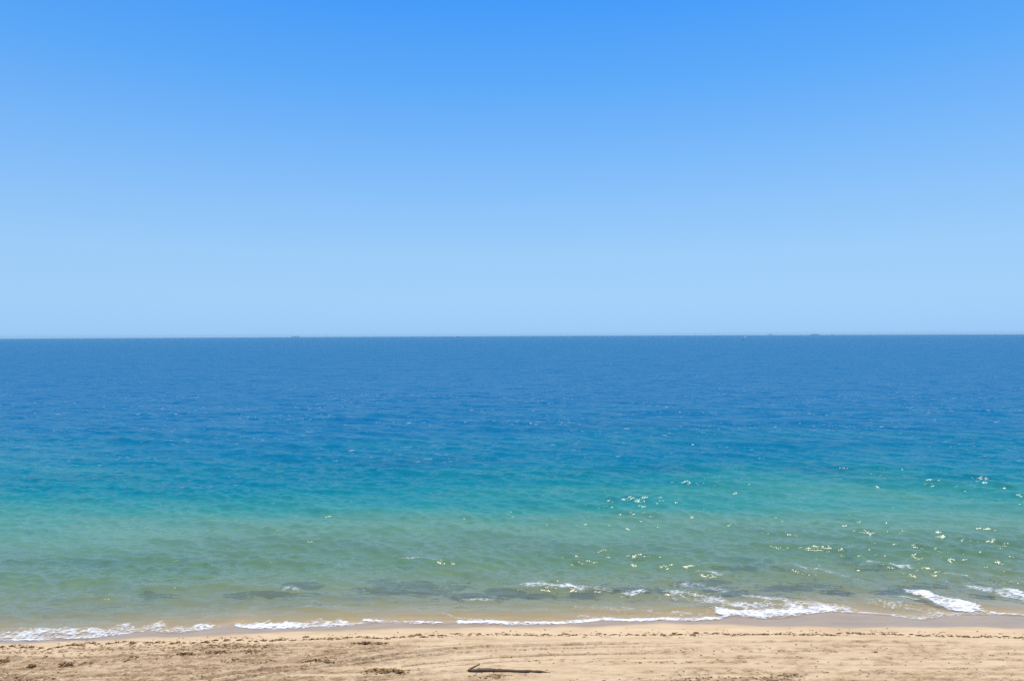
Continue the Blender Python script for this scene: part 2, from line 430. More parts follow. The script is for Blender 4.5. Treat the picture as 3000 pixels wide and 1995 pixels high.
OFF_MAX = 200.0
def mat_water():
    t = NT('sea_water')
    p = t.pos()
    off, grass = t.attr('off'), t.attr('grass')            # metres out from the water's edge; dark weed on the bed
    u = t.math('DIVIDE', off, OFF_MAX)
    body = t.ramp(u, [(0.0, (0.40, 0.32, 0.185)), (0.025, (0.235, 0.255, 0.155)), (0.070, (0.165, 0.262, 0.150)), (0.14, (0.128, 0.272, 0.172)),
                      (0.20, (0.034, 0.215, 0.172)), (0.27, (0.004, 0.166, 0.180)), (0.36, (0.0, 0.136, 0.197)), (0.58, (0.0, 0.112, 0.215)), (1.0, (0.0, 0.102, 0.220))])
    body = t.mix(t.math('MULTIPLY', grass, 0.75), body, (0.0, 0.090, 0.155))
    opac = t.ramp(u, [(0.0, (0.03,) * 3), (0.010, (0.25,) * 3), (0.04, (0.50,) * 3), (0.085, (0.50,) * 3), (0.13, (0.78,) * 3), (0.19, (0.95,) * 3), (0.25, (1,) * 3)])
    # ripples: slopes from noise fields stretched along the crests
    def slopes(scale, sx, amp, det, rot=0.47):
        _, c = t.noise(t.mapping(p, rot=(0, 0, rot), scale=(sx, 1, 1)), scale, det, 0.55)
        return t.vmath('SCALE', t.vmath('SUBTRACT', c, (0.5, 0.5, 0.5)), scale=amp)
    calm = t.maprange(off, 0.0, 6.0, 0.08, 1.0)
    sl = t.vmath('ADD', slopes(12.0, 0.7, 0.50, 1.0, 0.3), slopes(3.2, 0.45, 0.40, 1.5, 0.5))
    sl = t.vmath('ADD', sl, slopes(1.35, 0.40, 1.00, 2.0, 0.42))
    sl = t.vmath('ADD', sl, slopes(0.50, 0.45, 0.80, 2.0, 0.40))
    sl = t.vmath('ADD', sl, t.vmath('SCALE', slopes(0.19, 0.60, 0.80, 2.0, 0.36), scale=t.maprange(off, 30, 130, 0.15, 1.0)))
    sl = t.vmath('ADD', sl, t.vmath('SCALE', slopes(0.055, 0.60, 0.60, 2.0, 0.30), scale=t.maprange(off, 150, 500, 0.0, 1.0)))
    gust, _ = t.noise(t.mapping(p, rot=(0, 0, 0.3), scale=(0.25, 1, 1)), 0.035, 3, 0.6)
    sl = t.vmath('SCALE', sl, scale=t.math('MULTIPLY', calm, t.maprange(gust, 0.3, 0.7, 0.9, 1.12)))
    sl = t.vmath('MULTIPLY', sl, (1, 1, 0))
    g = t.node('NewGeometry')
    nrm = t.vmath('NORMALIZE', t.vmath('ADD', g.outputs['Normal'], sl))
    # keep the rippled normal on the visible side of the surface (else it shades black)
    dt = t.node('VectorMath', operation='DOT_PRODUCT'); t.put(dt.inputs[0], nrm); t.put(dt.inputs[1], g.outputs['Incoming'])
    lift = t.math('MAXIMUM', t.math('SUBTRACT', 0.09, dt.outputs['Value']), 0.0)
    nrm = t.vmath('NORMALIZE', t.vmath('ADD', nrm, t.vmath('SCALE', g.outputs['Incoming'], scale=lift)))
    fr = t.node('Fresnel'); fr.inputs['IOR'].default_value = 1.333; t.put(fr.inputs['Normal'], nrm)
    frc = t.math('DIVIDE', fr.outputs[0], t.math('MULTIPLY_ADD', fr.outputs[0], t.maprange(off, 15, 110, 0.2, 3.6), 1.0))     # wave crests hide one another at low angles
    gl = t.node('BsdfGlossy'); t.put(gl.inputs['Color'], (0.95, 0.95, 0.95)); gl.inputs['Roughness'].default_value = 0.105; t.put(gl.inputs['Normal'], nrm)
    df = t.node('BsdfDiffuse'); t.put(df.inputs['Color'], body); t.put(df.inputs['Normal'], (0.0, 0.0, 1.0))
    tr = t.node('BsdfTransparent'); t.put(tr.inputs['Color'], t.ramp(u, [(0, (0.98, 0.98, 0.95)), (0.03, (0.74, 0.88, 0.74)), (0.08, (0.50, 0.82, 0.70)), (0.14, (0.42, 0.82, 0.74))]))
    m1 = t.node('MixShader'); t.put(m1.inputs[0], opac); t.put(m1.inputs[1], tr.outputs[0]); t.put(m1.inputs[2], df.outputs[0])
    m2 = t.node('MixShader'); t.put(m2.inputs[0], frc); t.put(m2.inputs[1], m1.outputs[0]); t.put(m2.inputs[2], gl.outputs[0])
    # little whitecaps, with far sun sparkle painted in as white specks
    wc, _ = t.noise(t.mapping(p, rot=(0, 0, 0.35), scale=(0.34, 1, 1)), 1.4, 3, 0.62)
    wg, _ = t.noise(t.mapping(p, scale=(0.5, 1, 1)), 0.05, 2, 0.5)
    cap = t.math('MULTIPLY', t.maprange(wc, 0.652, 0.695), t.maprange(wg, 0.42, 0.58))
    cap = t.math('MULTIPLY', cap, t.maprange(off, 45, 130, 0.0, 0.7))
    wd = t.node('BsdfDiffuse'); t.put(wd.inputs['Color'], (0.8, 0.83, 0.85))
    m3 = t.node('MixShader'); t.put(m3.inputs[0], cap); t.put(m3.inputs[1], m2.outputs[0]); t.put(m3.inputs[2], wd.outputs[0])
    return t.done(m3.outputs[0])

def mat_foam():
    t = NT('sea_foam_glitter')
    p, foam = t.pos(), t.attr('foam')
    w = t.mapping(p, rot=(0, 0, 0.5), scale=(0.7, 1.3, 1))
    f1, c1 = t.noise(w, 2.2, 4, 0.65)
    warped = t.vmath('ADD', w, t.vmath('SCALE', c1, scale=0.6))
    vo = t.node('TexVoronoi', feature='DISTANCE_TO_EDGE'); t.put(vo.inputs['Vector'], warped); vo.inputs['Scale'].default_value = 2.3
    lace = t.maprange(vo.outputs['Distance'], 0.02, 0.25, 1.0, 0.0)
    f2, _ = t.noise(t.mapping(p, rot=(0, 0, -0.5), scale=(1.0, 1.6, 1)), 4.0, 4, 0.68)
    v = t.math('ADD', t.math('MULTIPLY', lace, 0.28), t.math('ADD', t.math('MULTIPLY', t.maprange(f1, 0.25, 0.75), 0.36), t.math('MULTIPLY', t.maprange(f2, 0.25, 0.75), 0.36)))
    thr = t.maprange(foam, 0.0, 1.0, 0.98, 0.10)
    a = t.maprange(t.math('SUBTRACT', v, thr), -0.08, 0.48, 0.0, 0.95)
    a = t.math('MULTIPLY', a, t.maprange(foam, 0.01, 0.25))
    n = t.bump(t.math('ADD', f1, f2), 0.7, 0.08)
    df = t.bsdf((0.84, 0.85, 0.85), 0.6, n, 0.3)
    tr = t.node('BsdfTransparent')
    m = t.node('MixShader'); t.put(m.inputs[0], a); t.put(m.inputs[1], tr.outputs[0]); t.put(m.inputs[2], df)
    return t.done(m.outputs[0])

def mat_plain(name, c0, c1, scale, rough=0.8, spec=0.3, bump=0.0, dist=0.02, stretch=(1, 1, 1)):
    t = NT(name)
    tc = t.node('TexCoord').outputs['Object']
    v = t.mapping(tc, scale=stretch)
    f, _ = t.noise(v, scale, 4, 0.6)
    c = t.mix(t.maprange(f, 0.35, 0.65), c0, c1)
    n = t.bump(f, bump, dist) if bump else None
    return t.done(t.bsdf(c, rough, n, spec))

M_SAND, M_WATER, M_FOAM = mat_sand(), mat_water(), mat_foam()
M_WEED = mat_plain('dried_seaweed', (0.17, 0.088, 0.026), (0.31, 0.175, 0.060), 9.0, 0.75, 0.25)
def mat_bed_weed():
    t = NT('bed_weed')
    p, m = t.pos(), t.attr('cover')
    f, _ = t.noise(t.mapping(p, rot=(0, 0, 0.4), scale=(0.7, 1.4, 1)), 3.0, 4, 0.65)
    c = t.mix(f, (0.006, 0.014, 0.010), (0.030, 0.038, 0.020))
    a = t.maprange(t.math('MULTIPLY_ADD', t.math('SUBTRACT', f, 0.5), 0.9, m), 0.0, 0.48, 0.0, 0.95)
    tr = t.node('BsdfTransparent'); b = t.bsdf(c, 0.95, None, 0.0)
    x = t.node('MixShader'); t.put(x.inputs[0], a); t.put(x.inputs[1], tr.outputs[0]); t.put(x.inputs[2], b)
    return t.done(x.outputs[0])
M_BED_WEED = mat_bed_weed()
M_WOOD = mat_plain('weathered_wood', (0.12, 0.075, 0.036), (0.20, 0.135, 0.075), 6.0, 0.85, 0.2, 0.6, 0.02, (1, 8, 8))
M_WOOD_END = mat_plain('broken_wood', (0.22, 0.17, 0.11), (0.32, 0.26, 0.18), 9.0, 0.9, 0.1)

# ------------------------------------------------------------------ the beach and the sea bed: one sheet
def axis(segs):
    out = []
    for a, b, st in segs:
        out.append(np.arange(a, b - 1e-6, st))
    return np.concatenate(out + [[segs[-1][1]]])

bx = axis([(-420, -120, 20), (-120, -52, 4), (-52, 52, 0.075), (52, 120, 4), (120, 420, 20)])
by = axis([(-60, 30, 6), (30, 43, 1.0), (43, 59.5, 0.07), (59.5, 76, 0.3), (76, 190, 3.0)])
BX, BY = np.meshgrid(bx, by)
BZ, BS = beach_base(BX, BY)
DET, DARK, WET, CHURN = beach_detail(BX, BY, BS)
fade = smooth(40, 44, BY) * smooth(0.2, 1.2, BS)
bedrip = 0.05 * fbm(BX * 0.35, BY * 0.8, 71, 3) * smooth(-1.0, -4.0, BS)
BZ = BZ + DET * fade + bedrip
WET = np.where(BS < 0.15, np.maximum(WET, smooth(0.15, 0.05, BS)), WET)
WET = np.where(BS < 0, 1 - 0.7 * smooth(0.0, -0.8, BS), WET)
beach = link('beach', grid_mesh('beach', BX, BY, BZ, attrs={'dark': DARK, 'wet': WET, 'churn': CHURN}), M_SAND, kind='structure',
             label='pale tan sand beach with curving ruts and footprints below the sea', cat='beach')
def ground_z(x, y):
    """height of the built sand at points (bilinear)"""
    x, y = np.asarray(x, float), np.asarray(y, float)
    i = np.clip(np.searchsorted(bx, x) - 1, 0, len(bx) - 2); j = np.clip(np.searchsorted(by, y) - 1, 0, len(by) - 2)
    fx = (x - bx[i]) / (bx[i + 1] - bx[i]); fy = (y - by[j]) / (by[j + 1] - by[j])
    return (BZ[j, i] * (1 - fx) + BZ[j, i + 1] * fx) * (1 - fy) + (BZ[j + 1, i] * (1 - fx) + BZ[j + 1, i + 1] * fx) * fy

# ------------------------------------------------------------------ the sea
RIDGES_PX = [  # crests rolling in: x0, y0, x1, y1, height
    (1545, 1722, 1790, 1732, 0.36), (1815, 1742, 1905, 1740, 0.26), (2030, 1674, 2140, 1690, 0.30), (2525, 1648, 2680, 1672, 0.34), (2300, 1672, 2500, 1698, 0.30),
    (1100, 1650, 1215, 1636, 0.18), (1185, 1640, 1380, 1682, 0.26), (1620, 1634, 1810, 1664, 0.24), (1345, 1632, 1460, 1642, 0.20), (1340, 1764, 1450, 1762, 0.16),
    (890, 1782, 1060, 1806, 0.18), (1950, 1738, 2130, 1752, 0.24), (2560, 1768, 2760, 1780, 0.26), (2690, 1746, 2860, 1778, 0.34), (2800, 1682, 3010, 1712, 0.24),
    (2720, 1654, 2990, 1678, 0.26), (0, 1640, 130, 1648, 0.20), (150, 1756, 380, 1748, 0.16), (400, 1728, 620, 1722, 0.18), (640, 1716, 860, 1732, 0.22),
    (330, 1576, 560, 1588, 0.20), (480, 1586, 800, 1640, 0.20), (0, 1556, 180, 1560, 0.22), (860, 1590, 940, 1588, 0.16), (1480, 1520, 1640, 1524, 0.20),
    (1690, 1478, 1800, 1486, 0.22), (1800, 1500, 1930, 1512, 0.22), (2260, 1600, 2460, 1612, 0.22), (2480, 1580, 2700, 1602, 0.24), (2660, 1560, 3000, 1596, 0.24),
    (1860, 1452, 1960, 1458, 0.22), (1730, 1440, 1860, 1446, 0.22), (1810, 1368, 1930, 1380, 0.25), (2160, 1440, 2300, 1450, 0.2), (2380, 1480, 2480, 1488, 0.2),
    (690, 1820, 1010, 1812, 0.24), (1120, 1810, 1330, 1804, 0.20), (1340, 1804, 1650, 1806, 0.24), (1760, 1800, 2110, 1790, 0.22), (2150, 1768, 2440, 1768, 0.30), (440, 1834, 620, 1826, 0.20), (40, 1846, 420, 1832, 0.12),
    (2010, 1690, 2090, 1694, 0.2), (2020, 1790, 2400, 1782, 0.16), (2860, 1788, 3010, 1796, 0.2), (950, 1748, 1100, 1752, 0.14), (1480, 1776, 1700, 1778, 0.1)]
RIDGES = []
for x0, y0, x1, y1, h in RIDGES_PX:
    (ax, bx_), (ay, by_) = at([x0, x1], [y0, y1])
    RIDGES.append((float(ax), float(ay), float(bx_), float(by_), h))

WAVES = []
wr = np.random.default_rng(11)
for lam, amp, n, spread in ((17, 0.085, 4, 12), (9.5, 0.095, 6, 16), (6.0, 0.090, 8, 20), (3.6, 0.075, 10, 24), (2.1, 0.052, 14, 26), (1.2, 0.031, 16, 30)):
    for k in range(n):
        l = lam * wr.uniform(0.75, 1.3)
        a = R(-90 - 24 + wr.normal(0, spread))       # direction of travel: to the shore, crests slanting to the right
        WAVES.append((l, amp / math.sqrt(n) * 1.3, math.cos(a), math.sin(a), wr.uniform(0, 6.28)))

def sea_height(x, y, spacing, off):
    h = np.zeros(np.shape(x))
    wxp = x + 1.5 * noise(x * 0.03, y * 0.05, 201); wyp = y + 1.5 * noise(x * 0.03, y * 0.05, 202)
    for l, a, cx, cy, ph in WAVES:
        wgt = smooth(2.0, 4.2, l / spacing)
        if np.max(wgt) <= 0: continue
        k = 2 * math.pi / l
        s = np.sin(k * (wxp * cx + wyp * cy) + ph)
        h += a * wgt * (s + 0.22 * (s * s * 2 - 1))
    grp = 0.7 + 0.55 * noise(x * 0.035, y * 0.06, 210)
    h *= grp * (0.10 + 0.90 * smooth(1.0, 16.0, off))
    near = smooth(0.4, 2.5, off)
    for x0, y0, x1, y1, H in RIDGES:
        m = 0.4 * math.hypot(x1 - x0, y1 - y0) + 3.0
        k = np.nonzero((x > min(x0, x1) - m) & (x < max(x0, x1) + m) & (y > min(y0, y1) - m) & (y < max(y0, y1) + m)); xs, ys = x[k], y[k]
        t, n, L = seg_dist(xs, ys, x0, y0, x1, y1)
        n = n + 0.22 * noise(xs * 0.35, ys * 0.35, int(abs(x0) * 7))
        wob = 0.75 + 0.5 * noise(xs * 0.8, ys * 0.5, int(abs(y0) * 3))
        env = smooth(-0.28, 0.15, t) * smooth(1.28, 0.85, t)
        prof = np.where(n < 0, np.exp(-(n / (1.5 * H + 0.18)) ** 2), np.exp(-(n / (4.0 * H + 0.8)) ** 2))
        h[k] += H * env * prof * wob * near[k]
    return h

ps = np.arange(F_PX * CAM_H / 2.93 / 52.0, 8.0, -0.56)
ys_near = F_PX * CAM_H / 2.93 / ps
ys_far = [ys_near[-1]]
while ys_far[-1] < 20500: ys_far.append(ys_far[-1] * 1.06)
sy = np.concatenate([ys_near, ys_far[1:]])
su = np.linspace(-1.0, 1.0, 1240)
SX = su[None, :] * (sy[:, None] * 0.95 + 22.0)
SY = np.broadcast_to(sy[:, None], SX.shape).copy()
row_sp = np.gradient(sy)[:, None] * np.ones_like(SX)
col_sp = (sy[:, None] * 0.95 + 22.0) * 2 / 1240 * np.ones_like(SX)
fine_s, trend_s = shore(SX)
OFFT = SY - trend_s; OFFF = SY - fine_s
wgt_o = smooth(1.0, 6.0, np.abs(OFFF))
OFF = OFFF * (1 - wgt_o) + OFFT * wgt_o
SH = sea_height(SX, SY, np.maximum(row_sp, col_sp), OFF)
SZ = SH - (SX ** 2 + SY ** 2) / (2 * EARTH)
bend = np.where(OFF > 0, OFF, 0)
OFFA = np.clip(OFF + smooth(4, 40, OFF) * (0.22 * bend.clip(0, 90) * fbm(SX * 0.012, SY * 0.035, 301, 3) + 4.5 * fbm(SX * 0.045 + SY * 0.03, SY * 0.07, 321, 3)), -1, 400)
GRASS = np.zeros_like(SX)
for px, py, hw, hh, st in [(1230, 1352, 240, 18, 0.55), (1480, 1392, 260, 10, 0.55), (900, 1395, 160, 10, 0.5), (1880, 1374, 190, 14, 0.9), (2400, 1376, 180, 24, 0.9), (2700, 1400, 260, 14, 0.5), (2350, 1290, 300, 10, 0.4),
                           (560, 1385, 300, 10, 0.35), (2180, 1645, 60, 9, 0.55), (2485, 1627, 22, 8, 0.6), (250, 1645, 130, 9, 0.4), (330, 1395, 250, 12, 0.4), (1800, 1245, 500, 9, 0.35)]:
    gx, gy = at(px, py); gx1, _ = at(px + hw, py); _, gy1 = at(px, py - hh)
    q = np.hypot((SX - gx) / (gx1 - gx), (SY - gy) / (gy1 - gy))
    GRASS = np.maximum(GRASS, st * np.exp(-q ** 2) * (0.75 + 0.7 * fbm(SX * 0.05, SY * 0.06, 401, 2)))
GRASS = np.clip(GRASS, 0, 1)
sea = link('sea', grid_mesh('sea', SX, SY, SZ, attrs={'off': OFFA, 'grass': GRASS}), M_WATER, kind='structure',
           label='blue sea turning turquoise and green towards the sandy shore', cat='sea')

# ------------------------------------------------------------------ foam: broken water along the edge, and painted sun glitter on crests
FOAM_GLITTER_PX = [  # polyline in the photograph, half width m (across), strength; some crest strokes paint sun glitter white
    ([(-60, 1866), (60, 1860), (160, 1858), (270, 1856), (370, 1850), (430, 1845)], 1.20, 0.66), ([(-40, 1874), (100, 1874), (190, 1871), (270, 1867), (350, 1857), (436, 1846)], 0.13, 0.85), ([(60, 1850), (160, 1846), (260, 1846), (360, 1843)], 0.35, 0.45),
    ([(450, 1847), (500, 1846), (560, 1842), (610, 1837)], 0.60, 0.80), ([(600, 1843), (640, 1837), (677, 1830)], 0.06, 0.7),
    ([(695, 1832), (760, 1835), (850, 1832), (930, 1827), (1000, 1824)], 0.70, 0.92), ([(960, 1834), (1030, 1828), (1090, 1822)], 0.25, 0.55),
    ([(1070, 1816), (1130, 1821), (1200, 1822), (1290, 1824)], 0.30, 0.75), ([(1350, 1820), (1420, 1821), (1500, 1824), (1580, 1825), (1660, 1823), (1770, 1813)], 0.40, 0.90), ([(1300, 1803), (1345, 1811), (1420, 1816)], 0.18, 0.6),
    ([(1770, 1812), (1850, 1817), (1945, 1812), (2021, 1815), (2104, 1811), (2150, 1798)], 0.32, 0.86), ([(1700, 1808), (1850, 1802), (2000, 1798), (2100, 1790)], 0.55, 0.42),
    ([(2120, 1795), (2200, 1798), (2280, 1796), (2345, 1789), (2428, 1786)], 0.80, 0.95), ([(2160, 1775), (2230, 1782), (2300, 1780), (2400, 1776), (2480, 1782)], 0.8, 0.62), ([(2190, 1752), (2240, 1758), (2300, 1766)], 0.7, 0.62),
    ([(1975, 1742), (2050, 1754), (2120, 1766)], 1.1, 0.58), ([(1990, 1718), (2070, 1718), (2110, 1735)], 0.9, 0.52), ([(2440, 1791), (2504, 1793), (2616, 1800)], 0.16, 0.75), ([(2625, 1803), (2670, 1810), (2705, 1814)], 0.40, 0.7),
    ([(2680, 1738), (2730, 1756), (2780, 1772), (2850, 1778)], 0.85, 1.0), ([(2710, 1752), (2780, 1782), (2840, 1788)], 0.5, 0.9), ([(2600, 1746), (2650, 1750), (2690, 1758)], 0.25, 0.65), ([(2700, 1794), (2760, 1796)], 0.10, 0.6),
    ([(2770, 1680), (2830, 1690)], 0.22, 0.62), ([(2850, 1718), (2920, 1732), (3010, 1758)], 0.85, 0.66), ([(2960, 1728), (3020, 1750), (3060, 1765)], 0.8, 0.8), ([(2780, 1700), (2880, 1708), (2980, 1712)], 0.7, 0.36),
    ([(2860, 1788), (2930, 1797), (3010, 1802)], 0.14, 0.85), ([(838, 1730), (850, 1722), (868, 1732)], 0.45, 0.62), ([(1545, 1719), (1620, 1719), (1700, 1728)], 0.62, 0.72), ([(1700, 1728), (1790, 1734)], 0.3, 0.45), ([(2545, 1644), (2600, 1655), (2665, 1666)], 0.42, 0.62),  # strokes on offshore crests paint sun glitter as white foam
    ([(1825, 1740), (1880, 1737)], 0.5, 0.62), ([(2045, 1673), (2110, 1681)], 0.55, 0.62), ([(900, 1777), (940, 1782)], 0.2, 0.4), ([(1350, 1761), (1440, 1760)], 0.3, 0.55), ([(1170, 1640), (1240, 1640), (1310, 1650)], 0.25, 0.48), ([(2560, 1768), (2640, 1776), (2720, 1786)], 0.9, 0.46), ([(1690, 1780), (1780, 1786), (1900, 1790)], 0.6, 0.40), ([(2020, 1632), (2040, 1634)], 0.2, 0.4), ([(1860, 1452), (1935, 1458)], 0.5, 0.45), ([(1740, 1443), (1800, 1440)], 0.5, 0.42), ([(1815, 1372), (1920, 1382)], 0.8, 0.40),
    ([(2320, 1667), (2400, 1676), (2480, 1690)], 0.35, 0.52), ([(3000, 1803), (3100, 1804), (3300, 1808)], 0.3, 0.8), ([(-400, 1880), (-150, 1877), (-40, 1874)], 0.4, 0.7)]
sel_rows = sy < 100
FX, FY, FH = SX[sel_rows], SY[sel_rows], SH[sel_rows]
FOFF = OFFF[sel_rows]
FOAM = np.zeros_like(FX)
FN1 = 1 + 0.45 * fbm(FX * 0.7, FY * 1.0, 501, 3); FN2 = 0.20 * noise(FX * 2.5, FY * 3, 511)
for pts, hw, st in FOAM_GLITTER_PX:
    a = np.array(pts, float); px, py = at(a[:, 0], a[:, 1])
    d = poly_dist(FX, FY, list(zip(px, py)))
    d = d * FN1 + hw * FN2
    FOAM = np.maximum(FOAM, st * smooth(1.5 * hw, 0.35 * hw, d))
# a veil of old foam drawn back behind the edge
FOAM = np.maximum(FOAM, (0.35 + 0.28 * fbm(FX * 0.16, FY * 0.25, 551, 2)) * smooth(1.7, 0.3, FOFF))
# the thin lip of foam at the very edge of the swash
FOAM = np.maximum(FOAM, (0.34 + 0.5 * noise(FX * 0.25, FY * 0.1, 521)) * smooth(0.16, 0.02, np.abs(FOFF - 0.06)))
FOAM *= np.clip(0.93 + 0.36 * fbm(FX * 0.40, FY * 0.8, 541, 3), 0.4, 1.1)
FOAM *= smooth(-0.12, 0.05, FOFF)
FZB = ground_z(FX, FY)
FZ = np.maximum(FH, FZB) + 0.012 + 0.035 * np.clip(FOAM, 0, 1) * (0.6 + 0.5 * noise(FX * 3, FY * 3, 531)) 
quadmax = np.maximum.reduce([FOAM[:-1, :-1], FOAM[1:, :-1], FOAM[:-1, 1:], FOAM[1:, 1:]])
link('sea_foam_glitter', grid_mesh('sea_foam_glitter', FX, FY, FZ, keep=quadmax > 0.02, attrs={'foam': FOAM}), M_FOAM, kind='stuff',
     label='white lacy foam of small waves breaking along the water edge, with painted sun glitter on crests', cat='foam')

# ------------------------------------------------------------------ dark weed on the bed under the shallow water
BEDWEED_PX = [(1120, 1708, 45, 11), (1220, 1705, 25, 7), (1185, 1735, 52, 5), (1235, 1710, 30, 8), (1315, 1718, 32, 7), (1390, 1742, 40, 6), (1470, 1728, 30, 8), (1530, 1738, 55, 5), (1480, 1744, 40, 5), (1690, 1738, 40, 5), (1740, 1718, 45, 5), (1850, 1722, 65, 5),
              (2060, 1702, 50, 6), (2160, 1735, 30, 7), (2120, 1722, 35, 6), (650, 1736, 40, 5), (800, 1732, 70, 5), (740, 1738, 40, 4), (900, 1704, 40, 5), (2455, 1737, 32, 5), (2400, 1712, 40, 5), (2590, 1738, 40, 4), (2650, 1722, 30, 9),
              (2720, 1710, 30, 5), (2880, 1752, 18, 5), (2950, 1692, 25, 5), (2280, 1718, 50, 5), (2340, 1722, 35, 4), (1320, 1752, 30, 5), (1270, 1728, 40, 7), (1150, 1722, 60, 6), (480, 1738, 50, 5), (420, 1730, 30, 4), (2200, 1648, 60, 5), (2490, 1628, 20, 6), (2560, 1650, 40, 4)]
wxs = np.arange(-46, 48, 0.16); wys = np.arange(57, 84, 0.16)
WX, WY = np.meshgrid(wxs, wys)
WM = np.zeros_like(WX)
for px, py, hw, hh in BEDWEED_PX:
    gx, gy = at(px, py, -0.5); gx1, _ = at(px + hw, py, -0.5); _, gy1 = at(px, py - hh, -0.5)
    q = np.hypot((WX - gx) / (gx1 - gx) / 1.9, (WY - gy) / (gy1 - gy) / 1.9)
    WM = np.maximum(WM, smooth(1.5, 0.2, q))
wu = WX + 1.6 * noise(WX * 0.3, WY * 0.3, 603); wv = WY + 0.9 * noise(WX * 0.35, WY * 0.4, 604)
WM = WM * 0.40 + 1.25 * fbm(wu * 0.26 + wv * 0.42, wv * 0.85, 601, 5, 0.66) * (0.12 + 0.88 * smooth(0.0, 0.6, WM)) - 0.12
# small scattered tufts close in
_, WS = beach_base(WX, WY)
tuft = fbm(WX * 0.6, WY * 1.5, 640, 4, 0.65) - 0.62
WM = np.maximum(WM, np.where((WS < -2.0) & (WS > -13), tuft - 0.5 * smooth(-6, -14, WX), -1))
WM = WM - 1.2 * smooth(-6.0, -2.6, WS)
WZ = ground_z(WX, WY) + 0.06 + np.clip(WM, -0.12, 0.5) * 0.40 + 0.03 * noise(WX * 4, WY * 4, 611)
wq = np.minimum.reduce([WM[:-1, :-1], WM[1:, :-1], WM[:-1, 1:], WM[1:, 1:]]) > -0.12
link('submerged_seaweed', grid_mesh('submerged_seaweed', WX, WY, WZ, keep=wq, attrs={'cover': WM}), M_BED_WEED, kind='stuff',
     label='dark seaweed patches on the sea bed seen through shallow water', cat='seaweed')

# ------------------------------------------------------------------ washed up seaweed
def weed_parts(n_ribbon, n_lump, a, b, h, seed):
    """tangle of short bent blades and lumps in an oval a x b, height h; local coordinates"""
    r = np.random.default_rng(seed); co, q = [], []
    for _ in range(n_ribbon):
        ang = r.uniform(0, 6.28); rad = math.sqrt(r.uniform(0, 1))
        cx, cy = a * rad * math.cos(ang), b * rad * math.sin(ang)
        L, w = r.uniform(0.07, 0.20), r.uniform(0.012, 0.03)
        th = r.normal(0, 0.7); z0 = h * (1 - rad ** 2) * r.uniform(0.2, 1.0) + 0.004
        base = len(co)
        for k in range(4):
            f = k / 3.0
            x = cx + (f - 0.5) * L * math.cos(th + 0.5 * (f - 0.5)); y = cy + (f - 0.5) * L * math.sin(th + 0.8 * (f - 0.5))
            z = z0 + 0.03 * math.sin(f * 3.14) * r.uniform(0.3, 1.2)
            nx, ny = -math.sin(th) * w, math.cos(th) * w
            co.append((x + nx, y + ny, z)); co.append((x - nx, y - ny, z + 0.006))
        for k in range(3):
            i = base + 2 * k; q.append((i, i + 1, i + 3, i + 2))
    for _ in range(n_lump):
        ang = r.uniform(0, 6.28); rad = math.sqrt(r.uniform(0, 0.8))
        cx, cy = a * rad * math.cos(ang), b * rad * math.sin(ang)
        rx, ry, rz = r.uniform(0.25, 0.6) * min(a, 0.25), r.uniform(0.3, 0.6) * min(b, 0.2), h * r.uniform(0.5, 1.0) * (1 - 0.6 * rad)
        base = len(co)
        for i, (zz, rr) in enumerate(((-0.35, 1.0), (0.35, 0.95), (0.85, 0.55))):
            for k in range(7):
                t = k / 7 * 6.283; m = rr * r.uniform(0.7, 1.25)
                co.append((cx + rx * m * math.cos(t), cy + ry * m * math.sin(t), rz * zz * r.uniform(0.8, 1.2)))
        co.append((cx, cy, rz)); top = len(co) - 1
        for i in range(2):
            for k in range(7):
                q.append((base + i * 7 + k, base + i * 7 + (k + 1) % 7, base + (i + 1) * 7 + (k + 1) % 7, base + (i + 1) * 7 + k))
        for k in range(0, 7):
            q.append((base + 14 + k, base + 14 + (k + 1) % 7, top, top))
    return co, q

def weed_mesh(name, co, q):
    me = bpy.data.meshes.new(name)
    me.from_pydata([tuple(map(float, c)) for c in co], [], [tuple(dict.fromkeys(int(i) for i in f)) for f in q])
    me.update()
    return me

protos = []
for k, (a, b, h) in enumerate(((0.30, 0.10, 0.09), (0.42, 0.12, 0.10), (0.22, 0.10, 0.08), (0.55, 0.13, 0.11), (0.34, 0.15, 0.12))):
    me = weed_mesh('seaweed_clump', *weed_parts(26, 7, a, b, h, 900 + k)); me.materials.append(M_WEED); protos.append(me)

# clumps one can tell apart: px, py, prototype, scale x, scale y, label
NOTABLE = [
    (195, 1949, 4, 1.5, 1.3, 'rounded dark seaweed heap on the raked sand at far left'),
    (93, 1953, 2, 1.5, 1.2, 'small dark seaweed heap left of the rounded seaweed heap'),
    (8, 1937, 4, 1.4, 1.1, 'seaweed heap cut by the left edge of the photo'),
    (640, 1911, 3, 2.0, 1.4, 'long brown seaweed heap on churned sand below the left foam'),
    (735, 1909, 3, 1.3, 1.1, 'flat seaweed heap right of the long brown seaweed heap'),
    (545, 1915, 1, 1.6, 1.0, 'thin seaweed streak left of the long brown seaweed heap'),
    (938, 1938, 3, 2.2, 1.1, 'dark ragged seaweed strip above the curved tyre rut'),
    (1110, 1966, 4, 2.6, 1.6, 'large tangled seaweed pile left of the driftwood log'),
    (1160, 1970, 4, 1.8, 1.3, 'right end lump of the large seaweed pile near the log'),
    (1085, 1885, 3, 2.6, 0.8, 'straight dark seaweed ledge just below the wrack line'),
    (215, 1889, 4, 1.0, 1.4, 'upright seaweed tuft in the left part of the wrack line'),
    (1505 + 470, 1856, 2, 0.9, 1.5, 'slanting seaweed strand in the wrack line left of its twin'),
    (2040, 1854, 2, 1.0, 1.7, 'tallest slanting seaweed strand in the right wrack line'),
]
WEED_GROUP = 'seaweed washed up on the beach'
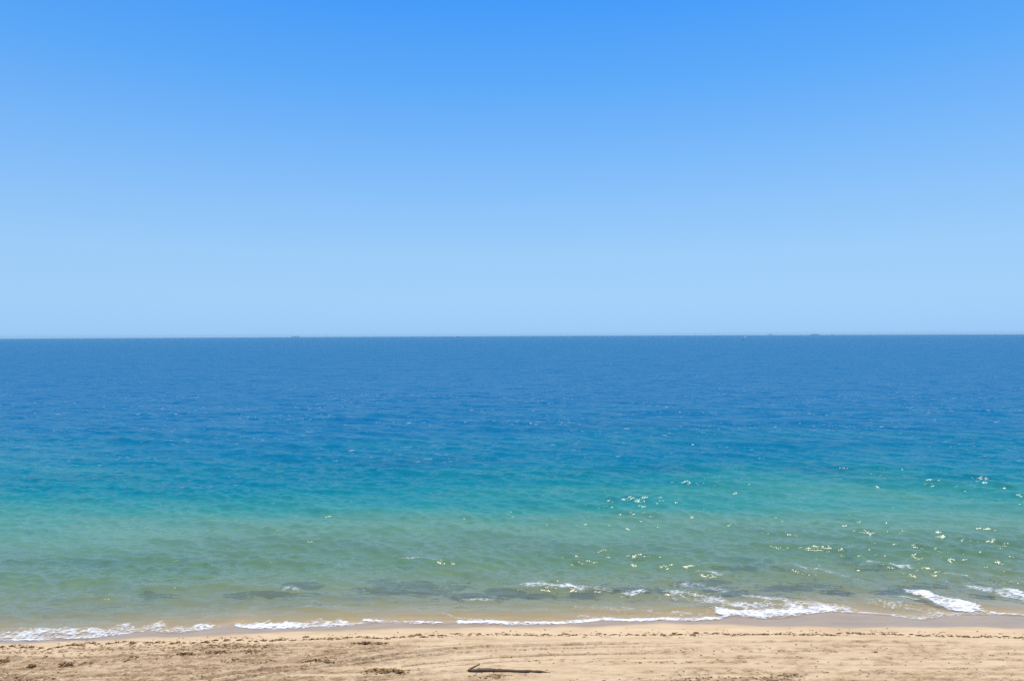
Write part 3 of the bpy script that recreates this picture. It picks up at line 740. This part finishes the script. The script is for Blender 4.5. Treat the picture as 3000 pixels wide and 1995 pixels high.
def put_weed(px, py, me, sx, sy_, rot, label, sz=1.0):
    x, y, _ = at_beach(px, py)
    o = link('seaweed_clump', me, None, label=label, cat='seaweed', group=WEED_GROUP)
    o.location = (float(x), float(y), float(ground_z(x, y)) - 0.01)
    o.scale = (sx, sy_, sz); o.rotation_euler = (0, 0, rot)
for px, py, k, sx, sy_, lab in NOTABLE:
    put_weed(px, py, protos[k], sx, sy_, random.uniform(-0.12, 0.12) if px < 1900 else 0.6, lab, 1.1)
wp = np.array(WRACK_PX, float)
wlen = np.concatenate([[0], np.cumsum(np.hypot(np.diff(wp[:, 0]), np.diff(wp[:, 1]) * 2))])
def wrack_at(t):
    return np.interp(t, wlen, wp[:, 0]), np.interp(t, wlen, wp[:, 1])
SECTIONS = [(270, 'below the lacy foam at far left'), (470, 'left of the first short foam band'), (690, 'below the first short foam band'), (1010, 'above the churned sand right of the long heap'),
            (1200, 'above the straight seaweed ledge'), (1480, 'above and behind the driftwood log'), (1720, 'right of the log over the footprints'), (2000, 'below the long thin foam line'),
            (2260, 'below the broadest white foam'), (2500, 'below the bare wet sand hollow'), (2760, 'below the foam patch at right'), (9999, 'at the right end of the beach')]
t = 205.0; placed = 0
while t < wlen[-1] - 200:
    px, py = wrack_at(t)
    px2, py2 = wrack_at(t + 8)
    big = 1.25 if px < 740 else (1.0 if px < 1500 else 0.88)
    gap = abs(noise(px * 0.012, 3.3, 777).item())
    sx = big * random.uniform(0.55, 1.25)
    size = 'long stringy' if sx / big > 1.0 else ('plump' if sx / big > 0.78 else 'stubby')
    sect = next(n for lim, n in SECTIONS if px < lim)
    put_weed(px, py + random.gauss(0, 1.4), protos[random.randrange(5)], sx, big * random.uniform(0.7, 1.2), math.atan2(-(py2 - py) * 2, px2 - px) + random.gauss(0, 0.18),
             f'{size} brown wrack line seaweed clump {sect}', big * random.uniform(0.7, 1.1))
    placed += 1
    t += 16 * sx + 10 * random.uniform(0.3, 1.0) + 34 * gap

# crumbs of weed nobody could count
CO, Q = [], []
def crumbs(px, py, n, a, b, h, seed, lumps=1):
    x, y, _ = at_beach(px, py)
    co, q = weed_parts(n, lumps, a, b, h, seed)
    base = len(CO)
    for c in co:
        CO.append((x + c[0], y + c[1], float(ground_z(x + c[0], y + c[1])) + c[2]))
    for f in q: Q.append(tuple(i + base for i in f))
t = 150.0; k = 0
while t < wlen[-1] - 120:
    px, py = wrack_at(t)
    crumbs(px, py + random.gauss(0, 3.0), 4, 0.35, 0.10, 0.03, 3000 + k); k += 1
    t += random.uniform(7, 20)
for k in range(150):                       # spots on the smooth sand just above the line
    px = random.uniform(-50, 3050); py = np.interp(px, wp[:, 0], wp[:, 1]) - abs(random.gauss(4, 6)) - 2
    crumbs(px, py, 2, 0.06, 0.04, 0.02, 4000 + k, 1 if k % 3 == 0 else 0)
for k in range(230):                       # left part: below the line
    px = random.uniform(-20, 760); py = np.interp(px, wp[:, 0], wp[:, 1]) + abs(random.gauss(0, 14)) + 4
    crumbs(px, py, 3, 0.16, 0.05, 0.03, 5000 + k, 1)
for x0, y0, a, b, h in PILES:
    for k in range(int(8 + 30 * a * b)):
        ang, rad = random.uniform(0, 6.28), math.sqrt(random.random())
        xx, yy = x0 + a * rad * math.cos(ang), y0 + b * rad * math.sin(ang)
        co, q = weed_parts(3, 1, 0.15, 0.06, 0.035, random.randrange(10 ** 6)); base = len(CO)
        zz = float(ground_z(xx, yy))
        for c in co: CO.append((xx + c[0], yy + c[1], zz + c[2] - 0.005))
        for f in q: Q.append(tuple(i + base for i in f))
for k in range(330):                       # thinly over the whole beach
    px, py = random.uniform(-30, 3030), random.uniform(1885, 1996)
    crumbs(px, py, 2, 0.12, 0.04, 0.02, 7000 + k, 0)
link('seaweed_crumbs', weed_mesh('seaweed_crumbs', CO, Q), M_WEED, kind='stuff', label='scattered brown seaweed crumbs along and below the wrack line', cat='seaweed')

# ------------------------------------------------------------------ driftwood log
def tube(path, radii, seg=14, rough=0.08, seed=0):
    r = np.random.default_rng(seed); co, q = [], []
    path = [Vector(p) for p in path]
    for i, p in enumerate(path):
        d = (path[min(i + 1, len(path) - 1)] - path[max(i - 1, 0)]).normalized()
        side = d.cross(Vector((0, 0, 1))).normalized(); up = side.cross(d)
        for k in range(seg):
            a = k / seg * 2 * math.pi
            m = radii[i] * (1 + rough * r.uniform(-1, 1) + 0.06 * math.sin(3 * a + i * 0.3))
            co.append(tuple(p + side * (m * math.cos(a)) + up * (m * math.sin(a))))
    for i in range(len(path) - 1):
        for k in range(seg):
            q.append((i * seg + k, i * seg + (k + 1) % seg, (i + 1) * seg + (k + 1) % seg, (i + 1) * seg + k))
    for i, flip in ((0, True), (len(path) - 1, False)):
        c = sum((Vector(co[i * seg + k]) for k in range(seg)), Vector()) / seg
        co.append(tuple(c)); ci = len(co) - 1
        for k in range(seg):
            a, b = i * seg + k, i * seg + (k + 1) % seg
            q.append((b, a, ci) if flip else (a, b, ci))
    me = bpy.data.meshes.new('log_piece'); me.from_pydata(co, [], q); me.update()
    for p in me.polygons: p.use_smooth = True
    return me

lx0, ly0, lz0 = [float(v) for v in at_beach(1376, 1966)]
lx1, ly1, lz1 = [float(v) for v in at_beach(1612, 1968)]
LX, LY = lx1 - lx0, ly1 - ly0
log = link('driftwood_log', None, label='long dark driftwood log with one snapped branch lying on the sand', cat='log')
log.location = (lx0, ly0, float(ground_z(lx0, ly0)))
def gz(f, dy=0): return float(ground_z(lx0 + LX * f, ly0 + LY * f + dy)) - log.location.z
path, rad = [], []
for k in range(25):
    f = k / 24
    r_ = 0.128 * (1 - 0.30 * f) * (1 - 0.82 * smooth(0.82, 1.0, np.array(f)).item()) * (0.65 + 0.35 * min(1, f * 9))
    path.append((LX * f, LY * f + 0.05 * math.sin(f * 5), gz(f) + r_ * 0.55 + 0.02 * math.sin(f * 9)))
    rad.append(r_)
link('trunk', tube(path, rad, 16, 0.07, 5), M_WOOD, log)
bp = [(0.12, 0.0, gz(0.02) + 0.08), (-0.08, 0.04, gz(0) + 0.10), (0.04, 0.12, gz(0) + 0.12), (0.34, 0.34, gz(0.03) + 0.17), (0.66, 0.58, gz(0.07) + 0.21)]
br = link('branch', tube(bp, [0.09, 0.085, 0.065, 0.055, 0.045], 12, 0.08, 8), M_WOOD, log)
tip = bp[-1]
link('broken_end', tube([tip, (tip[0] + 0.035, tip[1] + 0.035, tip[2] + 0.005)], [0.047, 0.03], 10, 0.2, 9), M_WOOD_END, br)
link('knot', tube([(LX * 0.30, LY * 0.3 - 0.06, gz(0.3) + 0.14), (LX * 0.305, LY * 0.3 - 0.12, gz(0.3) + 0.20)], [0.05, 0.035], 10, 0.15, 10), M_WOOD, log)

# ------------------------------------------------------------------ ships and boats far out
def paint(name, c, rough=0.5):
    return mat_plain(name, tuple(v * 0.92 for v in c), c, 0.3, rough, 0.4)
M_HULL_GREY, M_HULL_DARK, M_WHITE = paint('grey_hull_paint', (0.68, 0.70, 0.72)), paint('black_hull_paint', (0.015, 0.016, 0.02)), paint('white_paint', (0.75, 0.76, 0.76))
M_HULL_BLUE, M_BOX, M_BOX2, M_GLASS, M_RUST, M_STEEL = paint('blue_hull_paint', (0.02, 0.05, 0.12)), paint('grey_containers', (0.70, 0.71, 0.72)), paint('blue_containers', (0.55, 0.62, 0.70)), paint('dark_glass', (0.02, 0.025, 0.03), 0.1), paint('red_lead_paint', (0.14, 0.04, 0.03)), paint('mast_steel', (0.3, 0.31, 0.32))

def hull_mesh(L, B, D, sheer=0.0, bow=0.16, stern=0.05, draft=0.3):
    """bow towards +x; deck at D above water, keel a little below the surface"""
    st = np.linspace(0, 1, 19); co, q = [], []
    for s in st:
        w = 1.0
        if s > 1 - bow: w = max(0.02, 1 - ((s - (1 - bow)) / bow) ** 2.0)
        if s < stern: w = 0.82 + 0.18 * s / stern
        deck = D + sheer * (max(0, s - 0.6) / 0.4) ** 2 + 0.35 * sheer * (max(0, 0.25 - s) / 0.25) ** 2
        x = (s - 0.5) * L
        rake = 0.05 * L * max(0, (s - 0.85) / 0.15)
        for (yy, zz, dx) in ((-0.5 * w, deck, rake), (-0.48 * w, 0.3 * D, rake * 0.4), (-0.40 * w, -draft * D, 0), (0.40 * w, -draft * D, 0), (0.48 * w, 0.3 * D, rake * 0.4), (0.5 * w, deck, rake)):
            co.append((x + dx, yy * B, zz))
    n = len(st)
    for i in range(n - 1):
        for k in range(6):
            a, b = i * 6 + k, i * 6 + (k + 1) % 6
            q.append((a, b, b + 6, a + 6))
    q.append(tuple(range(5, -1, -1))); q.append(tuple(range((n - 1) * 6, n * 6)))
    me = bpy.data.meshes.new('hull'); me.from_pydata(co, [], q); me.update()
    return me

def boxes_mesh(name, items, bev=0.15):
    bm = bmesh.new()
    for (cx, cy, cz, sx, sy_, sz) in items:
        r = bmesh.ops.create_cube(bm, size=1.0)
        for v in r['verts']: v.co = Vector((cx + v.co.x * sx, cy + v.co.y * sy_, cz + v.co.z * sz))
    bmesh.ops.bevel(bm, geom=list(bm.edges), offset=bev, segments=1, affect='EDGES')
    me = bpy.data.meshes.new(name); bm.to_mesh(me); bm.free()
    return me

def ship_at(name, px, dist, heading, label, cat, group='vessels out at sea'):
    d = ray(px, 985.0); s = dist / math.hypot(d[0], d[1])
    x, y = float(d[0] * s), float(d[1] * s)
    e = link(name, None, label=label, cat=cat, group=group)
    e.location = (x, y, -(x * x + y * y) / (2 * EARTH)); e.rotation_euler = (0, 0, R(heading))
    return e

# container ship, pale with distance, at left
s = ship_at('container_ship', 866, 15500, 4, 'pale hazy container ship on the horizon at left, stacked deck full', 'ship')
link('hull', hull_mesh(176, 26, 8, 3), M_HULL_GREY, s)
link('hull_stripe', boxes_mesh('hull_stripe', [(-4, 0, 1.2, 148, 26.6, 1.6)]), M_RUST, s)
for k in range(9):
    o = link('container_stack', boxes_mesh('container_stack', [(0, 0, 0, 13.2, 23, 10.5)], 0.3), (M_BOX, M_BOX2)[k % 2], s)
    o.location = (-46 + k * 14.2, 0, 13.2)
b = link('deckhouse', boxes_mesh('deckhouse', [(-66, 0, 16, 14, 22, 18), (-66, 0, 26, 12, 25, 3)]), M_WHITE, s)
link('bridge_window', boxes_mesh('bridge_window', [(-59.9, 0, 26.2, 0.4, 22, 1.2)], 0.05), M_GLASS, b)
link('funnel', boxes_mesh('funnel', [(-78, 0, 14, 7, 8, 14)]), M_HULL_DARK, s)
link('mast', tube([(-66, 0, 27), (-66, 0, 33)], [0.5, 0.25], 8, 0), M_STEEL, s)
link('foremast', tube([(80, 0, 9), (80, 0, 20)], [0.5, 0.25], 8, 0), M_STEEL, s)

# small freighter with two tall ends
s = ship_at('freighter', 2259, 15200, 30, 'hazy small freighter with tall deckhouse and bow mast on the right horizon', 'ship')
link('hull', hull_mesh(104, 17, 7, 4), M_HULL_GREY, s)
b = link('deckhouse', boxes_mesh('deckhouse', [(-38, 0, 15, 15, 15, 17), (-38, 0, 24.5, 12, 17, 3)]), M_WHITE, s)
link('bridge_window', boxes_mesh('bridge_window', [(-31.9, 0, 24.6, 0.4, 15, 1.3)], 0.05), M_GLASS, b)
link('funnel', boxes_mesh('funnel', [(-47, 0, 19, 6, 6, 16)]), M_HULL_DARK, s)
link('crane', boxes_mesh('crane', [(38, 0, 18, 3.4, 3.4, 24), (30, 0, 28.5, 20, 2.2, 2.2)]), M_STEEL, s)
for k in range(3):
    o = link('hatch_cover', boxes_mesh('hatch_cover', [(0, 0, 0, 17, 12, 3)]), M_BOX, s); o.location = (-16 + 19 * k, 0, 8.2)

# towed barge and its tug
s = ship_at('barge', 2387.5, 12600, 3, 'low dark flat barge on the right horizon behind a small tug', 'barge')
link('hull', hull_mesh(140, 24, 8.5, 2.5, 0.06, 0.04), M_HULL_DARK, s)
link('cargo_coaming', boxes_mesh('cargo_coaming', [(0, 0, 10.0, 116, 19, 3.4)], 0.3), M_HULL_DARK, s)
for yy in (-10.5, 10.5):
    link('rail', boxes_mesh('rail', [(0, yy, 9.6, 128, 0.3, 1.0)], 0.05), M_STEEL, s)
s = ship_at('tugboat', 2437, 12600, 3, 'tiny dark tugboat ahead of the long flat barge', 'tugboat')
link('hull', hull_mesh(33, 10, 3.6, 2.4, 0.3, 0.1), M_HULL_DARK, s)
b = link('wheelhouse', boxes_mesh('wheelhouse', [(4, 0, 7, 10, 6.5, 6), (5, 0, 11.3, 6, 5, 3)]), M_HULL_GREY, s)
link('window', boxes_mesh('window', [(8.1, 0, 11.5, 0.3, 4.4, 1.2)], 0.04), M_GLASS, b)
link('funnel', boxes_mesh('funnel', [(-4, 0, 7, 2.4, 2.4, 6)]), M_HULL_DARK, s)
link('mast', tube([(4, 0, 12.5), (4, 0, 17)], [0.25, 0.1], 8, 0), M_STEEL, s)

# motor yachts and open boats nearer in
def motor_boat(name, px, dist, heading, L, hullmat, topmat, label, outriggers=False):
    s = ship_at(name, px, dist, heading, label, 'boat')
    h = L * 0.105
    link('hull', hull_mesh(L, L * 0.27, h, h * 0.8, 0.42, 0.05, 0.4), hullmat, s)
    c = link('cabin', boxes_mesh('cabin', [(-L * 0.06, 0, h * 1.65, L * 0.36, L * 0.19, h * 1.3), (-L * 0.08, 0, h * 2.75, L * 0.22, L * 0.17, h * 0.9)], 0.12), topmat, s)
    link('window', boxes_mesh('window', [(L * 0.125, 0, h * 1.8, 0.12, L * 0.165, h * 0.6)], 0.02), M_GLASS, c)
    link('hardtop', boxes_mesh('hardtop', [(-L * 0.10, 0, h * 3.75, L * 0.26, L * 0.19, h * 0.16)], 0.03), topmat, s)
    for sx in (-1, 1):
        link('roof_post', tube([(-L * 0.18, sx * L * 0.075, h * 3.0), (-L * 0.18, sx * L * 0.075, h * 3.75)], [0.07, 0.07], 8, 0), M_STEEL, s)
    if outriggers:
        for sx in (-1, 1):
            link('outrigger', tube([(-L * 0.05, sx * L * 0.1, h * 2), (-L * 0.45, sx * L * 0.3, h * 5.2)], [0.12, 0.05], 8, 0), M_STEEL, s)
    return s
y1 = motor_boat('motor_yacht', 1340, 6900, 4, 27, M_HULL_BLUE, M_HULL_GREY, 'dark motor yacht trailing white spray just below the horizon, near centre', True)
y2 = motor_boat('motor_boat', 2190, 5000, 12, 15, M_WHITE, M_WHITE, 'white motor boat with a bright wake below the hazy freighter')
y3 = motor_boat('motor_boat', 2175, 2600, 6, 10.5, M_HULL_BLUE, M_HULL_GREY, 'dark open boat nearest the beach, left of the white motor boat')
# their wakes
def wake(boat, L, W, n, seed):
    r = np.random.default_rng(seed); co, q = [], []
    xs = np.linspace(0, 1, n)
    for f in xs:
        w = W * (0.35 + 0.9 * f)
        for k in range(7):
            yy = (k / 6 - 0.5) * 2
            co.append((-boat[1] / 2 - f * L + r.uniform(-0.3, 0.3), yy * w, max(0.05, (1 - f) * boat[2] * (1 - 0.6 * yy * yy) * r.uniform(0.5, 1.2) + 0.15)))
    for i in range(n - 1):
        for k in range(6): q.append((i * 7 + k, i * 7 + k + 1, (i + 1) * 7 + k + 1, (i + 1) * 7 + k))
    me = bpy.data.meshes.new('wake_foam'); me.from_pydata(co, [], q); me.update()
    o = link('wake_foam', me, M_WAKE, kind='stuff', label='white wake churned up behind a motor boat far out', cat='wake')
    o.location = boat[0].location; o.rotation_euler = boat[0].rotation_euler
M_WAKE = mat_plain('wake_foam', (0.6, 0.64, 0.68), (0.82, 0.84, 0.85), 1.5, 0.7, 0.2, 0.5, 0.2)
wake((y1, 27, 5.5), 26, 4.5, 18, 31)
wake((y2, 15, 3.4), 20, 5.0, 14, 32)
wake((y3, 10.5, 1.0), 9, 1.8, 10, 33)

# ------------------------------------------------------------------ air: thin even haze over the sea
HAZE = 4.0e-5
if HAZE:
    bm = bmesh.new(); bmesh.ops.create_cube(bm, size=1.0)
    for v in bm.verts: v.co = Vector((v.co.x * 52000, v.co.y * 24000 + 11000, v.co.z * 170 - 55))
    me = bpy.data.meshes.new('haze'); bm.to_mesh(me); bm.free()
    t = NT('haze_air')
    pv = t.node('VolumePrincipled'); pv.inputs['Color'].default_value = (0.60, 0.88, 1.0, 1); pv.inputs['Density'].default_value = HAZE
    pv.inputs['Anisotropy'].default_value = 0.0
    t.t.links.new(pv.outputs[0], t.out.inputs['Volume'])
    try: t.m.cycles.homogeneous_volume = True
    except Exception: pass
    link('haze', me, t.m, kind='stuff', label='thin pale sea haze in the air towards the horizon', cat='haze')
